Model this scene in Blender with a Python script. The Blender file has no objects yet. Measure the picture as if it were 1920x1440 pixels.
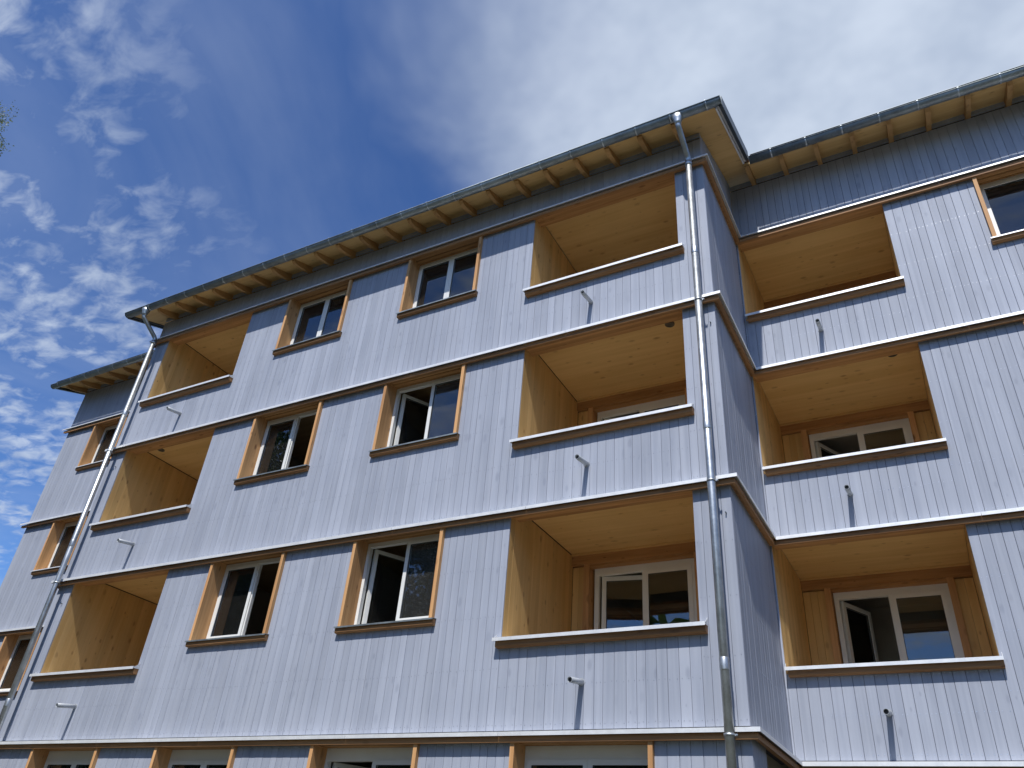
import bpy, math, random
import numpy as np
from mathutils import Vector, Matrix

scene = bpy.context.scene
col = scene.collection
R = math.radians

# ------------------------------------------------------------------ camera
CAM = dict(x=2.0866, y=-8.8849, z=-1.7246, yaw=-0.54096, pitch=0.58352, roll=0.08923, f=1482.458)
cy_, sy_ = math.cos(CAM['yaw']), math.sin(CAM['yaw'])
cp_, sp_ = math.cos(CAM['pitch']), math.sin(CAM['pitch'])
FW = Vector((sy_ * cp_, cy_ * cp_, sp_))
RT0 = Vector((cy_, -sy_, 0))
UP0 = RT0.cross(FW)
cr_, sr_ = math.cos(CAM['roll']), math.sin(CAM['roll'])
RT = RT0 * cr_ + UP0 * sr_
UP = UP0 * cr_ - RT0 * sr_
CPOS = Vector((CAM['x'], CAM['y'], CAM['z']))
cd = bpy.data.cameras.new('camera')
cd.sensor_width = 36.0
cd.sensor_fit = 'HORIZONTAL'
cd.lens = 36.0 * CAM['f'] / 1920.0
cd.clip_end = 3000
cam = bpy.data.objects.new('camera', cd)
col.objects.link(cam)
m = Matrix.Identity(4)
for i in range(3):
    m[i][0] = RT[i]; m[i][1] = UP[i]; m[i][2] = -FW[i]; m[i][3] = CPOS[i]
cam.matrix_world = m
scene.camera = cam


def proj(p):
    d = Vector(p) - CPOS
    z = d.dot(FW)
    return 960 + CAM['f'] * d.dot(RT) / z, 720 - CAM['f'] * d.dot(UP) / z, z


def pixel_ray(u, v):
    return (FW * CAM['f'] + RT * (u - 960) - UP * (v - 720)).normalized()


# ------------------------------------------------------------------ sun and sky
SUN_TRAVEL = Vector((-0.15, 1.0, -1.62)).normalized()
to_sun = -SUN_TRAVEL
SUN_EL = math.asin(to_sun.z)
SUN_AZ = math.atan2(to_sun.x, to_sun.y)
sl = bpy.data.lights.new('sun', 'SUN')
sl.energy = 5.0
sl.angle = R(0.53)
sl.color = (1.0, 0.978, 0.945)
sun = bpy.data.objects.new('sun', sl)
sun.rotation_euler = SUN_TRAVEL.to_track_quat('-Z', 'Y').to_euler()
sun.location = (6, -30, 45)
col.objects.link(sun)

world = bpy.data.worlds.new('World')
scene.world = world
world.use_nodes = True
wn, wl = world.node_tree.nodes, world.node_tree.links
wn.clear()


class NB:
    """small helper for node graphs"""
    def __init__(s, tree):
        s.t = tree; s.n = tree.nodes; s.l = tree.links

    def new(s, typ, **kw):
        n = s.n.new(typ)
        for k, v in kw.items():
            if k.startswith('i_'):
                n.inputs[k[2:]].default_value = v
            else:
                setattr(n, k, v)
        return n

    def put(s, sock, v):
        if hasattr(v, 'node'):
            s.l.new(v, sock)
        elif v is not None:
            sock.default_value = v

    def math(s, op, a, b=None, c=None, clamp=False):
        n = s.n.new('ShaderNodeMath'); n.operation = op; n.use_clamp = clamp
        for i, v in enumerate((a, b, c)):
            if v is not None:
                s.put(n.inputs[i], v)
        return n.outputs[0]

    def vmath(s, op, a, b=None):
        n = s.n.new('ShaderNodeVectorMath'); n.operation = op
        s.put(n.inputs[0], a)
        if b is not None:
            s.put(n.inputs[1], b)
        return n.outputs['Value'] if op in ('DOT_PRODUCT', 'LENGTH', 'DISTANCE') else n.outputs[0]

    def mix(s, fac, a, b, mode='MIX'):
        n = s.n.new('ShaderNodeMix'); n.data_type = 'RGBA'; n.blend_type = mode
        s.put(n.inputs[0], fac); s.put(n.inputs[6], a); s.put(n.inputs[7], b)
        return n.outputs[2]

    def smooth(s, v, a, b, lo=0.0, hi=1.0):
        n = s.n.new('ShaderNodeMapRange'); n.interpolation_type = 'SMOOTHSTEP'
        s.put(n.inputs[0], v)
        n.inputs[1].default_value = a; n.inputs[2].default_value = b
        n.inputs[3].default_value = lo; n.inputs[4].default_value = hi
        return n.outputs[0]

    def noise(s, vec, scale, detail=4, rough=0.55, dist=0.0, lac=2.0):
        n = s.n.new('ShaderNodeTexNoise')
        s.put(n.inputs['Vector'], vec)
        n.inputs['Scale'].default_value = scale
        n.inputs['Detail'].default_value = detail
        n.inputs['Roughness'].default_value = rough
        n.inputs['Distortion'].default_value = dist
        n.inputs['Lacunarity'].default_value = lac
        return n.outputs[0]


W = NB(world.node_tree)
sky = W.new('ShaderNodeTexSky', sky_type='NISHITA', sun_disc=False)
sky.sun_elevation = SUN_EL
sky.sun_rotation = SUN_AZ
sky.altitude = 500
sky.air_density = 1.0
sky.dust_density = 0.35
sky.ozone_density = 2.2
SKY_STRENGTH = 0.125
geo = W.new('ShaderNodeTexCoord').outputs['Generated']
sep = W.new('ShaderNodeSeparateXYZ'); wl.new(geo, sep.inputs[0])
zc = W.math('MAXIMUM', sep.outputs[2], 0.12)
cmb = W.new('ShaderNodeCombineXYZ')
wl.new(W.math('DIVIDE', sep.outputs[0], zc), cmb.inputs[0])
wl.new(W.math('DIVIDE', sep.outputs[1], zc), cmb.inputs[1])
plane = cmb.outputs[0]                      # a flat cloud layer overhead
# broken high cloud: puffs gathered in loose bands
rot = W.new('ShaderNodeMapping'); wl.new(plane, rot.inputs[0])
rot.inputs['Rotation'].default_value = (0, 0, R(28))
rot.inputs['Scale'].default_value = (1.0, 1.7, 1.0)
n_big = W.noise(rot.outputs[0], 2.4, 2, 0.5, 0.3)
n_puff = W.noise(rot.outputs[0], 12.0, 4, 0.56, 0.35)
puff = W.math('ADD', W.math('MULTIPLY', n_big, 1.1), W.math('MULTIPLY', n_puff, 0.9))
puffs = W.smooth(puff, 0.90, 1.34)
# a thin veil, thick toward one side of the sky
c_veil = pixel_ray(1620, 60)
dv = W.vmath('DOT_PRODUCT', geo, tuple(c_veil))
wob = W.math('MULTIPLY', W.math('SUBTRACT', W.noise(plane, 1.6, 5, 0.55, 0.4), 0.5), 0.22)
veil = W.smooth(W.math('ADD', dv, wob), 0.845, 0.983)
veil2 = W.math('MULTIPLY', W.smooth(W.noise(plane, 1.1, 6, 0.6, 0.6), 0.42, 0.75), 0.16)
left = W.smooth(W.math('ADD', dv, W.math('MULTIPLY', wob, 0.6)), 0.80, 0.60)
cl_a = W.math('MULTIPLY', W.math('MULTIPLY', puffs, left), 0.78)
cl_b = W.math('MULTIPLY', veil, 0.93)
cover = W.math('MAXIMUM', W.math('MAXIMUM', cl_a, cl_b), veil2, clamp=True)
hz = W.smooth(sep.outputs[2], -0.02, 0.05)
cover = W.math('MULTIPLY', cover, hz)
cshade = W.noise(plane, 4.0, 4, 0.6)
ccol = W.mix(W.smooth(cshade, 0.3, 0.7), (3.9, 4.6, 5.8, 1), (5.4, 6.1, 7.2, 1))
gam = W.new('ShaderNodeGamma'); wl.new(sky.outputs[0], gam.inputs[0]); gam.inputs[1].default_value = 1.3
skyc = W.mix(1.0, gam.outputs[0], (0.56, 0.68, 0.83, 1), 'MULTIPLY')
bgc = W.mix(cover, skyc, ccol)
bg = W.new('ShaderNodeBackground'); wl.new(bgc, bg.inputs[0]); bg.inputs[1].default_value = SKY_STRENGTH
wo = W.new('ShaderNodeOutputWorld'); wl.new(bg.outputs[0], wo.inputs[0])

scene.view_settings.view_transform = 'Standard'
scene.view_settings.look = 'None'
scene.view_settings.exposure = 0.0
scene.view_settings.gamma = 1.0
scene.view_settings.use_curve_mapping = False
scene.cycles.max_bounces = 6
scene.cycles.diffuse_bounces = 4
scene.cycles.glossy_bounces = 3
scene.cycles.transparent_max_bounces = 12
scene.cycles.use_denoising = True


# ------------------------------------------------------------------ materials
def new_mat(name):
    mt = bpy.data.materials.new(name); mt.use_nodes = True
    mt.node_tree.nodes.clear()
    b = NB(mt.node_tree)
    out = b.new('ShaderNodeOutputMaterial')
    return mt, b, out


def piece_random(b):
    g = b.new('ShaderNodeNewGeometry'); o = b.new('ShaderNodeObjectInfo')
    return b.math('FRACT', b.math('ADD', b.math('MULTIPLY', g.outputs['Random Per Island'], 7.31), b.math('MULTIPLY', o.outputs['Random'], 3.77))), g


def grain_coords(b, g, rnd, axis, long_s, cross_s):
    sc = [cross_s] * 3
    sc['xyz'.index(axis)] = long_s
    off = b.new('ShaderNodeCombineXYZ')
    for i, k in enumerate((37.0, 53.0, 71.0)):
        b.l.new(b.math('MULTIPLY', rnd, k), off.inputs[i])
    p = b.vmath('MULTIPLY', g.outputs['Position'], tuple(sc))
    return b.vmath('ADD', p, off.outputs[0])


def wood(name, c0, c1, c_knot, axis, rough=0.62, knot=0.6, tone=0.22, grain=22, long_s=0.9, bump=0.25, streak=0.5, spec=0.25, knot_size=0.10, knot_uv=(2.6, 6.5)):
    mt, b, out = new_mat(name)
    rnd, g = piece_random(b)
    v = grain_coords(b, g, rnd, axis, long_s, grain)
    fine = b.noise(v, 1.0, 3, 0.62, 0.5)
    v2 = grain_coords(b, g, rnd, axis, long_s * 0.35, grain * 0.32)
    broad = b.noise(v2, 1.0, 1, 0.5, 0.8)
    f = b.math('ADD', b.math('MULTIPLY', fine, streak), b.math('MULTIPLY', broad, 1 - streak))
    c = b.mix(b.smooth(f, 0.28, 0.72), c0 + (1,), c1 + (1,))
    # knots: stretched cells with a dark heart
    nrm = g.outputs['True Normal']
    dn = b.vmath('DOT_PRODUCT', g.outputs['Position'], nrm)
    sc_ = b.new('ShaderNodeVectorMath'); sc_.operation = 'SCALE'; b.l.new(nrm, sc_.inputs[0]); b.l.new(dn, sc_.inputs['Scale'])
    flat = b.new('ShaderNodeSeparateXYZ'); b.l.new(b.vmath('SUBTRACT', g.outputs['Position'], sc_.outputs[0]), flat.inputs[0])
    ai = 'xyz'.index(axis); oi = [q for q in range(3) if q != ai]
    kc = b.new('ShaderNodeCombineXYZ')
    b.l.new(b.math('ADD', b.math('MULTIPLY', flat.outputs[ai], knot_uv[0]), b.math('MULTIPLY', rnd, 41.0)), kc.inputs[0])
    b.l.new(b.math('ADD', b.math('MULTIPLY', b.math('ADD', flat.outputs[oi[0]], flat.outputs[oi[1]]), knot_uv[1]), b.math('MULTIPLY', rnd, 17.0)), kc.inputs[1])
    vo = b.new('ShaderNodeTexVoronoi', voronoi_dimensions='2D'); b.l.new(kc.outputs[0], vo.inputs['Vector'])
    vo.inputs['Scale'].default_value = 1.0; vo.inputs['Randomness'].default_value = 1.0
    kd = b.math('ADD', vo.outputs['Distance'], b.math('MULTIPLY', b.math('SUBTRACT', fine, 0.5), 0.10))
    sepc = b.new('ShaderNodeSeparateColor'); b.l.new(vo.outputs['Color'], sepc.inputs[0])
    has = b.math('MULTIPLY', b.math('GREATER_THAN', sepc.outputs[0], 0.45), b.math('ADD', b.math('MULTIPLY', sepc.outputs[1], 0.75), 0.25))
    km = b.math('MULTIPLY', b.math('MULTIPLY', b.smooth(b.math('DIVIDE', kd, b.math('ADD', b.math('MULTIPLY', sepc.outputs[2], 1.1), 0.25)), knot_size * 1.9, knot_size * 0.5), has), knot)
    c = b.mix(km, c, c_knot + (1,))
    # each piece its own tone
    tn = b.math('ADD', b.math('MULTIPLY', b.math('SUBTRACT', rnd, 0.5), tone), 1.0)
    cc = b.new('ShaderNodeCombineColor')
    for i in range(3):
        b.l.new(tn, cc.inputs[i])
    c = b.mix(1.0, c, cc.outputs[0], 'MULTIPLY')
    # slow weathering over metres
    wv = b.noise(g.outputs['Position'], 0.8, 2, 0.6)
    c = b.mix(b.smooth(wv, 0.35, 0.8, 0.0, 0.16), c, tuple(min(1, k * 1.5) for k in c1) + (1,))
    bs = b.new('ShaderNodeBsdfPrincipled')
    b.l.new(c, bs.inputs['Base Color'])
    b.l.new(b.math('ADD', b.math('MULTIPLY', fine, 0.25), rough - 0.12), bs.inputs['Roughness'])
    bs.inputs['Specular IOR Level'].default_value = spec
    bp = b.new('ShaderNodeBump'); bp.inputs['Strength'].default_value = bump; bp.inputs['Distance'].default_value = 0.004
    b.l.new(fine, bp.inputs['Height']); b.l.new(bp.outputs[0], bs.inputs['Normal'])
    b.l.new(bs.outputs[0], out.inputs[0])
    return mt


def metal(name, c, rough, var=0.25, metallic=0.9, scale=6.0):
    mt, b, out = new_mat(name)
    g = b.new('ShaderNodeNewGeometry')
    n1 = b.noise(g.outputs['Position'], scale, 5, 0.6, 0.3)
    n2 = b.noise(g.outputs['Position'], scale * 7, 3, 0.6)
    k = b.math('ADD', b.math('MULTIPLY', n1, 0.7), b.math('MULTIPLY', n2, 0.3))
    lo = tuple(x * (1 - var) for x in c) + (1,)
    hi = tuple(min(1, x * (1 + var)) for x in c) + (1,)
    bs = b.new('ShaderNodeBsdfPrincipled')
    b.l.new(b.mix(b.smooth(k, 0.3, 0.7), lo, hi), bs.inputs['Base Color'])
    bs.inputs['Metallic'].default_value = metallic
    b.l.new(b.math('ADD', b.math('MULTIPLY', k, 0.3), rough - 0.15), bs.inputs['Roughness'])
    b.l.new(bs.outputs[0], out.inputs[0])
    return mt


def plain(name, c, rough=0.6, spec=0.3, var=0.12, scale=3.0, bump=0.0):
    mt, b, out = new_mat(name)
    g = b.new('ShaderNodeNewGeometry')
    n = b.noise(g.outputs['Position'], scale, 5, 0.6)
    bs = b.new('ShaderNodeBsdfPrincipled')
    b.l.new(b.mix(b.smooth(n, 0.3, 0.7), tuple(x * (1 - var) for x in c) + (1,), tuple(min(1, x * (1 + var)) for x in c) + (1,)), bs.inputs['Base Color'])
    bs.inputs['Roughness'].default_value = rough
    bs.inputs['Specular IOR Level'].default_value = spec
    if bump:
        bp = b.new('ShaderNodeBump'); bp.inputs['Strength'].default_value = bump; bp.inputs['Distance'].default_value = 0.02
        b.l.new(b.noise(g.outputs['Position'], scale * 12, 4, 0.65), bp.inputs['Height']); b.l.new(bp.outputs[0], bs.inputs['Normal'])
    b.l.new(bs.outputs[0], out.inputs[0])
    return mt


def glass_mat(name, dust):
    mt, b, out = new_mat(name)
    g = b.new('ShaderNodeNewGeometry')
    tr = b.new('ShaderNodeBsdfTransparent'); tr.inputs[0].default_value = (0.72, 0.76, 0.75, 1)
    gl = b.new('ShaderNodeBsdfGlossy'); gl.inputs['Roughness'].default_value = 0.0
    gl.inputs[0].default_value = (0.92, 0.96, 1.0, 1)
    fr = b.new('ShaderNodeFresnel'); fr.inputs[0].default_value = 1.62
    # panes are never quite flat
    bp = b.new('ShaderNodeBump'); bp.inputs['Strength'].default_value = 0.05; bp.inputs['Distance'].default_value = 0.01
    b.l.new(b.noise(g.outputs['Position'], 2.2, 2), bp.inputs['Height']); b.l.new(bp.outputs[0], gl.inputs['Normal'])
    m1 = b.new('ShaderNodeMixShader')
    b.l.new(b.math('MULTIPLY', fr.outputs[0], 1.5, clamp=True), m1.inputs[0]); b.l.new(tr.outputs[0], m1.inputs[1]); b.l.new(gl.outputs[0], m1.inputs[2])
    df = b.new('ShaderNodeBsdfDiffuse'); df.inputs[0].default_value = (0.55, 0.54, 0.5, 1)
    sp = b.smooth(b.noise(g.outputs['Position'], 55, 2, 0.7), 0.58, 0.76)
    area = b.smooth(b.noise(g.outputs['Position'], 2.5, 4, 0.6), 0.40, 0.65)
    dm = b.math('ADD', b.math('MULTIPLY', b.math('MULTIPLY', sp, area), dust), dust * 0.07)
    m2 = b.new('ShaderNodeMixShader')
    b.l.new(dm, m2.inputs[0]); b.l.new(m1.outputs[0], m2.inputs[1]); b.l.new(df.outputs[0], m2.inputs[2])
    b.l.new(m2.outputs[0], out.inputs[0])
    return mt


M = {}
M['blue'] = wood('blue stained board', (0.298, 0.323, 0.386), (0.374, 0.399, 0.462), (0.190, 0.210, 0.268), 'z', rough=0.6, knot=0.42, tone=0.13, grain=26, long_s=0.8, bump=0.18, streak=0.42, knot_size=0.10, knot_uv=(2.2, 5.0))
M['blue_core'] = plain('dark gap behind boards', (0.06, 0.065, 0.09), 0.9)
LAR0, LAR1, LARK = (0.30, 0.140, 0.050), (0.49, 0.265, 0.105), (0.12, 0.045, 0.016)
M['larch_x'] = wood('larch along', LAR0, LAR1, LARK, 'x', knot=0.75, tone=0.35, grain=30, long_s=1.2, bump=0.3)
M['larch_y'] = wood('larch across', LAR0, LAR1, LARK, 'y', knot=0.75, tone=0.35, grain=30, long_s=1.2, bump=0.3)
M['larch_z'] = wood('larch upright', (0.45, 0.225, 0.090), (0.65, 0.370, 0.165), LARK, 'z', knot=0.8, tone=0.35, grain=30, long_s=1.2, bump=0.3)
WD0, WD1, WDK = (0.23, 0.110, 0.044), (0.40, 0.210, 0.090), (0.08, 0.035, 0.015)
M['brown_x'] = wood('weathered larch along', WD0, WD1, WDK, 'x', knot=0.7, tone=0.3, grain=34, long_s=1.0, bump=0.35)
M['brown_y'] = wood('weathered larch across', WD0, WD1, WDK, 'y', knot=0.7, tone=0.3, grain=34, long_s=1.0, bump=0.35)
SP0, SP1, SPK = (0.57, 0.345, 0.125), (0.69, 0.450, 0.190), (0.20, 0.085, 0.028)
M['spruce_x'] = wood('spruce along', SP0, SP1, SPK, 'x', knot=0.55, tone=0.10, grain=16, long_s=0.7, bump=0.1, knot_size=0.10, knot_uv=(3.0, 5.5))
M['spruce_z'] = wood('spruce upright', SP0, SP1, SPK, 'z', knot=0.6, tone=0.2, grain=16, long_s=0.7, bump=0.1, knot_size=0.10, knot_uv=(3.0, 5.5))
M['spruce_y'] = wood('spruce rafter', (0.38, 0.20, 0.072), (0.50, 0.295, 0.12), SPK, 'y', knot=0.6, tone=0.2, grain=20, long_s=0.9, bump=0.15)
M['zinc'] = metal('galvanised sheet', (0.30, 0.33, 0.33), 0.5, 0.25, 0.7, 5)
M['pipe'] = metal('galvanised pipe', (0.46, 0.48, 0.485), 0.42, 0.2, 0.9, 4)
M['bracket'] = metal('gutter bracket', (0.52, 0.55, 0.55), 0.5, 0.2, 0.7, 5)
M['flash'] = metal('bright flashing', (0.80, 0.80, 0.79), 0.45, 0.07, 0.30, 5)
M['dark_metal'] = metal('dark roof edge', (0.10, 0.115, 0.125), 0.45, 0.2, 0.7, 4)
M['white'] = plain('white window frame', (0.76, 0.75, 0.71), 0.35, 0.4, 0.04, 1.5)
M['dark'] = plain('dark interior', (0.10, 0.085, 0.07), 0.85)
M['room'] = plain('raw interior wall', (0.42, 0.38, 0.33), 0.85, 0.2, 0.15, 1.0)
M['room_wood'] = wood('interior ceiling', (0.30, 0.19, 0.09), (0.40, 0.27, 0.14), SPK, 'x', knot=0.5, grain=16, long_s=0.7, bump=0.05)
M['spout'] = plain('grey plastic spout', (0.42, 0.44, 0.46), 0.4, 0.4, 0.05)
M['vent'] = plain('dull vent grille', (0.13, 0.11, 0.08), 0.6)
M['floor'] = plain('balcony floor panel', (0.74, 0.62, 0.44), 0.7, 0.2, 0.12, 2.0)
M['black'] = plain('gasket and plug black', (0.03, 0.03, 0.035), 0.5)
M['roofing'] = plain('roof tiles', (0.16, 0.10, 0.08), 0.8, 0.2, 0.2, 2.0)
M['nail'] = metal('nail head', (0.58, 0.59, 0.61), 0.3, 0.1, 0.9)
M['nail_dull'] = metal('dull nail head', (0.20, 0.215, 0.26), 0.5, 0.2, 0.2)  # greyer, less metallic heads for the main block, so the rows show less
M['ground'] = plain('dark grass and soil', (0.088, 0.088, 0.066), 0.95, 0.1, 0.25, 0.6, 0.6)  # dark grass and soil, kept low to limit its bounce light
M['bark'] = plain('birch bark', (0.42, 0.40, 0.36), 0.85, 0.2, 0.5, 5.0)
M['bark2'] = plain('brown bark', (0.13, 0.10, 0.07), 0.9, 0.2, 0.3, 5.0, 0.5)
M['glass'] = glass_mat('window glass', 0.20)
M['glass_dusty'] = glass_mat('dusty window glass', 0.55)


def leaf_mat(name, c0, c1):
    mt, b, out = new_mat(name)
    g = b.new('ShaderNodeNewGeometry')
    c = b.mix(g.outputs['Random Per Island'], c0 + (1,), c1 + (1,))
    df = b.new('ShaderNodeBsdfPrincipled'); b.l.new(c, df.inputs['Base Color']); df.inputs['Roughness'].default_value = 0.5
    tl = b.new('ShaderNodeBsdfTranslucent'); b.l.new(b.mix(1.0, c, (1.0, 1.2, 0.55, 1), 'MULTIPLY'), tl.inputs[0])
    mx = b.new('ShaderNodeMixShader'); mx.inputs[0].default_value = 0.3
    b.l.new(df.outputs[0], mx.inputs[1]); b.l.new(tl.outputs[0], mx.inputs[2]); b.l.new(mx.outputs[0], out.inputs[0])
    return mt


M['leaf'] = leaf_mat('birch leaves', (0.11, 0.13, 0.075), (0.24, 0.25, 0.17))
M['leaf2'] = leaf_mat('dark leaves', (0.03, 0.06, 0.02), (0.08, 0.12, 0.04))


# ------------------------------------------------------------------ mesh builder
class MB:
    def __init__(s):
        s.v = []; s.f = []; s.sm = []

    def poly(s, pts, faces, smooth=False):
        o = len(s.v); s.v += [tuple(p) for p in pts]
        for f in faces:
            s.f.append(tuple(o + i for i in f)); s.sm.append(smooth)
        return s

    def box(s, x0, x1, y0, y1, z0, z1):
        p = [(x, y, z) for z in (z0, z1) for y in (y0, y1) for x in (x0, x1)]
        return s.poly(p, [(0, 2, 3, 1), (4, 5, 7, 6), (0, 1, 5, 4), (2, 6, 7, 3), (0, 4, 6, 2), (1, 3, 7, 5)])

    def loft(s, rings, closed=True, caps=True, smooth=False):
        n = len(rings[0]); pts = [p for r in rings for p in r]; fs = []
        for i in range(len(rings) - 1):
            for j in range(n if closed else n - 1):
                k = (j + 1) % n
                fs.append((i * n + j, i * n + k, (i + 1) * n + k, (i + 1) * n + j))
        o = len(s.v); s.poly(pts, fs, smooth)
        if caps and closed:
            s.f.append(tuple(o + j for j in reversed(range(n)))); s.sm.append(False)
            s.f.append(tuple(o + (len(rings) - 1) * n + j for j in range(n))); s.sm.append(False)
        return s

    def tube(s, path, rad, n=12, caps=True):
        path = [Vector(p) for p in path]
        rads = rad if isinstance(rad, (list, tuple)) else [rad] * len(path)
        rings = []; ref = None
        for i, p in enumerate(path):
            t = (path[min(i + 1, len(path) - 1)] - path[max(i - 1, 0)]).normalized()
            if ref is None:
                ref = Vector((1, 0, 0)) if abs(t.x) < 0.8 else Vector((0, 1, 0))
            a = (ref - t * ref.dot(t)).normalized(); bb = t.cross(a); ref = a
            rings.append([p + (a * math.cos(q) + bb * math.sin(q)) * rads[i] for q in (2 * math.pi * j / n for j in range(n))])
        return s.loft(rings, True, caps, True)

    def pipe(s, path, ro, ri, n=16):
        """open-ended tube with a wall"""
        path = [Vector(p) for p in path]
        a0 = len(s.v)
        s.tube(path, ro, n, False); b0 = len(s.v); s.tube(path, ri, n, False)
        k = len(path)
        for e in (0, (k - 1) * n):
            for j in range(n):
                q = (j + 1) % n
                s.f.append((a0 + e + j, a0 + e + q, b0 + e + q, b0 + e + j)); s.sm.append(False)
        return s

    def build(s, name, mat, parent=None):
        me = bpy.data.meshes.new(name)
        me.from_pydata(s.v, [], s.f)
        me.polygons.foreach_set('use_smooth', s.sm)
        me.materials.append(M[mat])
        me.validate(); me.update()
        import bmesh
        bm = bmesh.new(); bm.from_mesh(me); bmesh.ops.recalc_face_normals(bm, faces=bm.faces); bm.to_mesh(me); bm.free()
        o = bpy.data.objects.new(name, me); col.objects.link(o)
        if parent is not None:
            adopt(o, parent)
        return o


BASE = Vector((-6.5, 0.0, -3.35))


def adopt(o, parent):
    o.parent = parent
    if parent.type == 'EMPTY':
        o.matrix_parent_inverse = Matrix.Translation(-BASE)


def box(name, mat, parent, *a):
    return MB().box(*a).build(name, mat, parent)


# ------------------------------------------------------------------ ground
g_ = 600
gnd = MB()
gnd.poly([(-g_, -g_, -3.35), (g_, -g_, -3.35), (g_, g_, -3.35), (-g_, g_, -3.35)], [(0, 1, 2, 3)])
go = gnd.build('ground', 'ground'); go['kind'] = 'structure'

# ------------------------------------------------------------------ the building
Z = [0.0, 2.90, 5.81, 8.72]
GZ = -3.35
D = 2.07
XL, XW0, XW1 = -13.05, -19.13, 9.0
rng = random.Random(7)
bld = bpy.data.objects.new('apartment_building', None)
bld.location = BASE
col.objects.link(bld)
bld['label'] = 'four-storey timber apartment building clad in blue-grey vertical boards with recessed balconies'
bld['category'] = 'building'

# openings per wall: (kind, u0, u1, z0, z1); z in world
X1, X2, X3, X4 = -12.625, -9.988, -3.076, -0.475
W1, W2, W3, W4 = -8.862, -7.204, -5.792, -4.151
X6 = 2.467
SILL_W, SILL_B = 1.47, 1.06
FLOORS = [(Z[0], Z[1]), (Z[1], Z[2]), (Z[2], Z[3])]
GW = [(-11.9, -10.22), (-8.9, -7.25), (-5.85, -4.12), (-2.8, -1.05)]
LW = (-17.86, -16.50)
RW = (3.81, 5.46)
core = MB()
boards = []       # (mb, centre, width, height) all boards of the cladding
TOPG, BOTG = -0.055, 0.035


def add_board(facing, plane_c, u0, u1, z0, z1):
    j = rng.uniform(-0.0012, 0.0012); c = 0.003; g2 = 0.0014 if plane_c == 0 else 0.0019
    a, b = u0 + g2, u1 - g2
    prof = [(a, 0.021), (a, c + j), (a + c, j), (b - c, j), (b, c + j), (b, 0.021)]
    mb = MB()
    def P(u, d, z):
        return (u, plane_c + d, z) if facing == 'f' else (plane_c - d, u, z)
    mb.loft([[P(u, d, z) for u, d in prof] for z in (z0, z1)], True, True)
    cu = (u0 + u1) / 2
    boards.append((mb, P(cu, 0, (z0 + z1) / 2), u1 - u0, z1 - z0, facing))
    return P


nails = MB(); nails_w = MB()


def add_nails(facing, plane_c, u0, u1, z0, z1):
    n = max(2, round((z1 - z0) / 0.64) + 1)
    for i in range(n):
        zz = z0 + 0.06 + (z1 - z0 - 0.13) * i / (n - 1)
        for u in (u0 + 0.028, u1 - 0.028):
            du, dz = rng.uniform(-.006, .006), rng.uniform(-.008, .008)
            r = 0.0046
            ring = []
            for q in range(6):
                a = math.pi / 3 * q
                uu, z2 = u + du + r * math.cos(a), zz + dz + r * math.sin(a)
                ring.append((uu, z2))
            if facing == 'f':
                (nails_w if plane_c > 1 else nails).loft([[(uu, plane_c + 0.002, z2) for uu, z2 in ring], [(uu, plane_c - 0.0022, z2) for uu, z2 in ring]])
            else:
                nails.loft([[(plane_c - 0.002, uu, z2) for uu, z2 in ring], [(plane_c + 0.0022, uu, z2) for uu, z2 in ring]])


def clad(facing, plane_c, u0, u1, z0, z1, opens=(), nailed=True, wmin=0.105, wmax=0.150):
    """opens: (a, b, zlo, zhi): the columns they take get boards below and above only"""
    edges = sorted({u0, u1} | {e for o in opens for e in o[:2]})
    for a, b in zip(edges, edges[1:]):
        mid = (a + b) / 2
        spans = [(z0, z1)]
        for o in opens:
            if o[0] < mid < o[1]:
                ns = []
                for lo, hi in spans:
                    if o[2] > lo + 0.03: ns.append((lo, min(hi, o[2])))
                    if o[3] < hi - 0.03: ns.append((max(lo, o[3]), hi))
                spans = ns
        L = b - a
        n = max(1, round(L / 0.128))
        ws = [rng.uniform(wmin, wmax) for _ in range(n)]
        k = L / sum(ws); u = a
        for w in ws:
            for lo, hi in spans:
                if hi - lo < 0.04: continue
                add_board(facing, plane_c, u, u + w * k, lo, hi)
                if nailed: add_nails(facing, plane_c, u, u + w * k, lo, hi)
            u += w * k


def core_wall(facing, plane_c, u0, u1, z0, z1, opens=(), th=0.27, off=0.024):
    edges = sorted({u0, u1} | {e for o in opens for e in o[:2]})
    for a, b in zip(edges, edges[1:]):
        mid = (a + b) / 2
        spans = [(z0, z1)]
        for o in opens:
            if o[0] < mid < o[1]:
                ns = []
                for lo, hi in spans:
                    if o[2] > lo + 0.005: ns.append((lo, min(hi, o[2])))
                    if o[3] < hi - 0.005: ns.append((max(lo, o[3]), hi))
                spans = ns
        for lo, hi in spans:
            if facing == 'f': core.box(a, b, plane_c + off, plane_c + th, lo, hi)
            else: core.box(plane_c - th, plane_c - 0.024, a, b, lo, hi)


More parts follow.
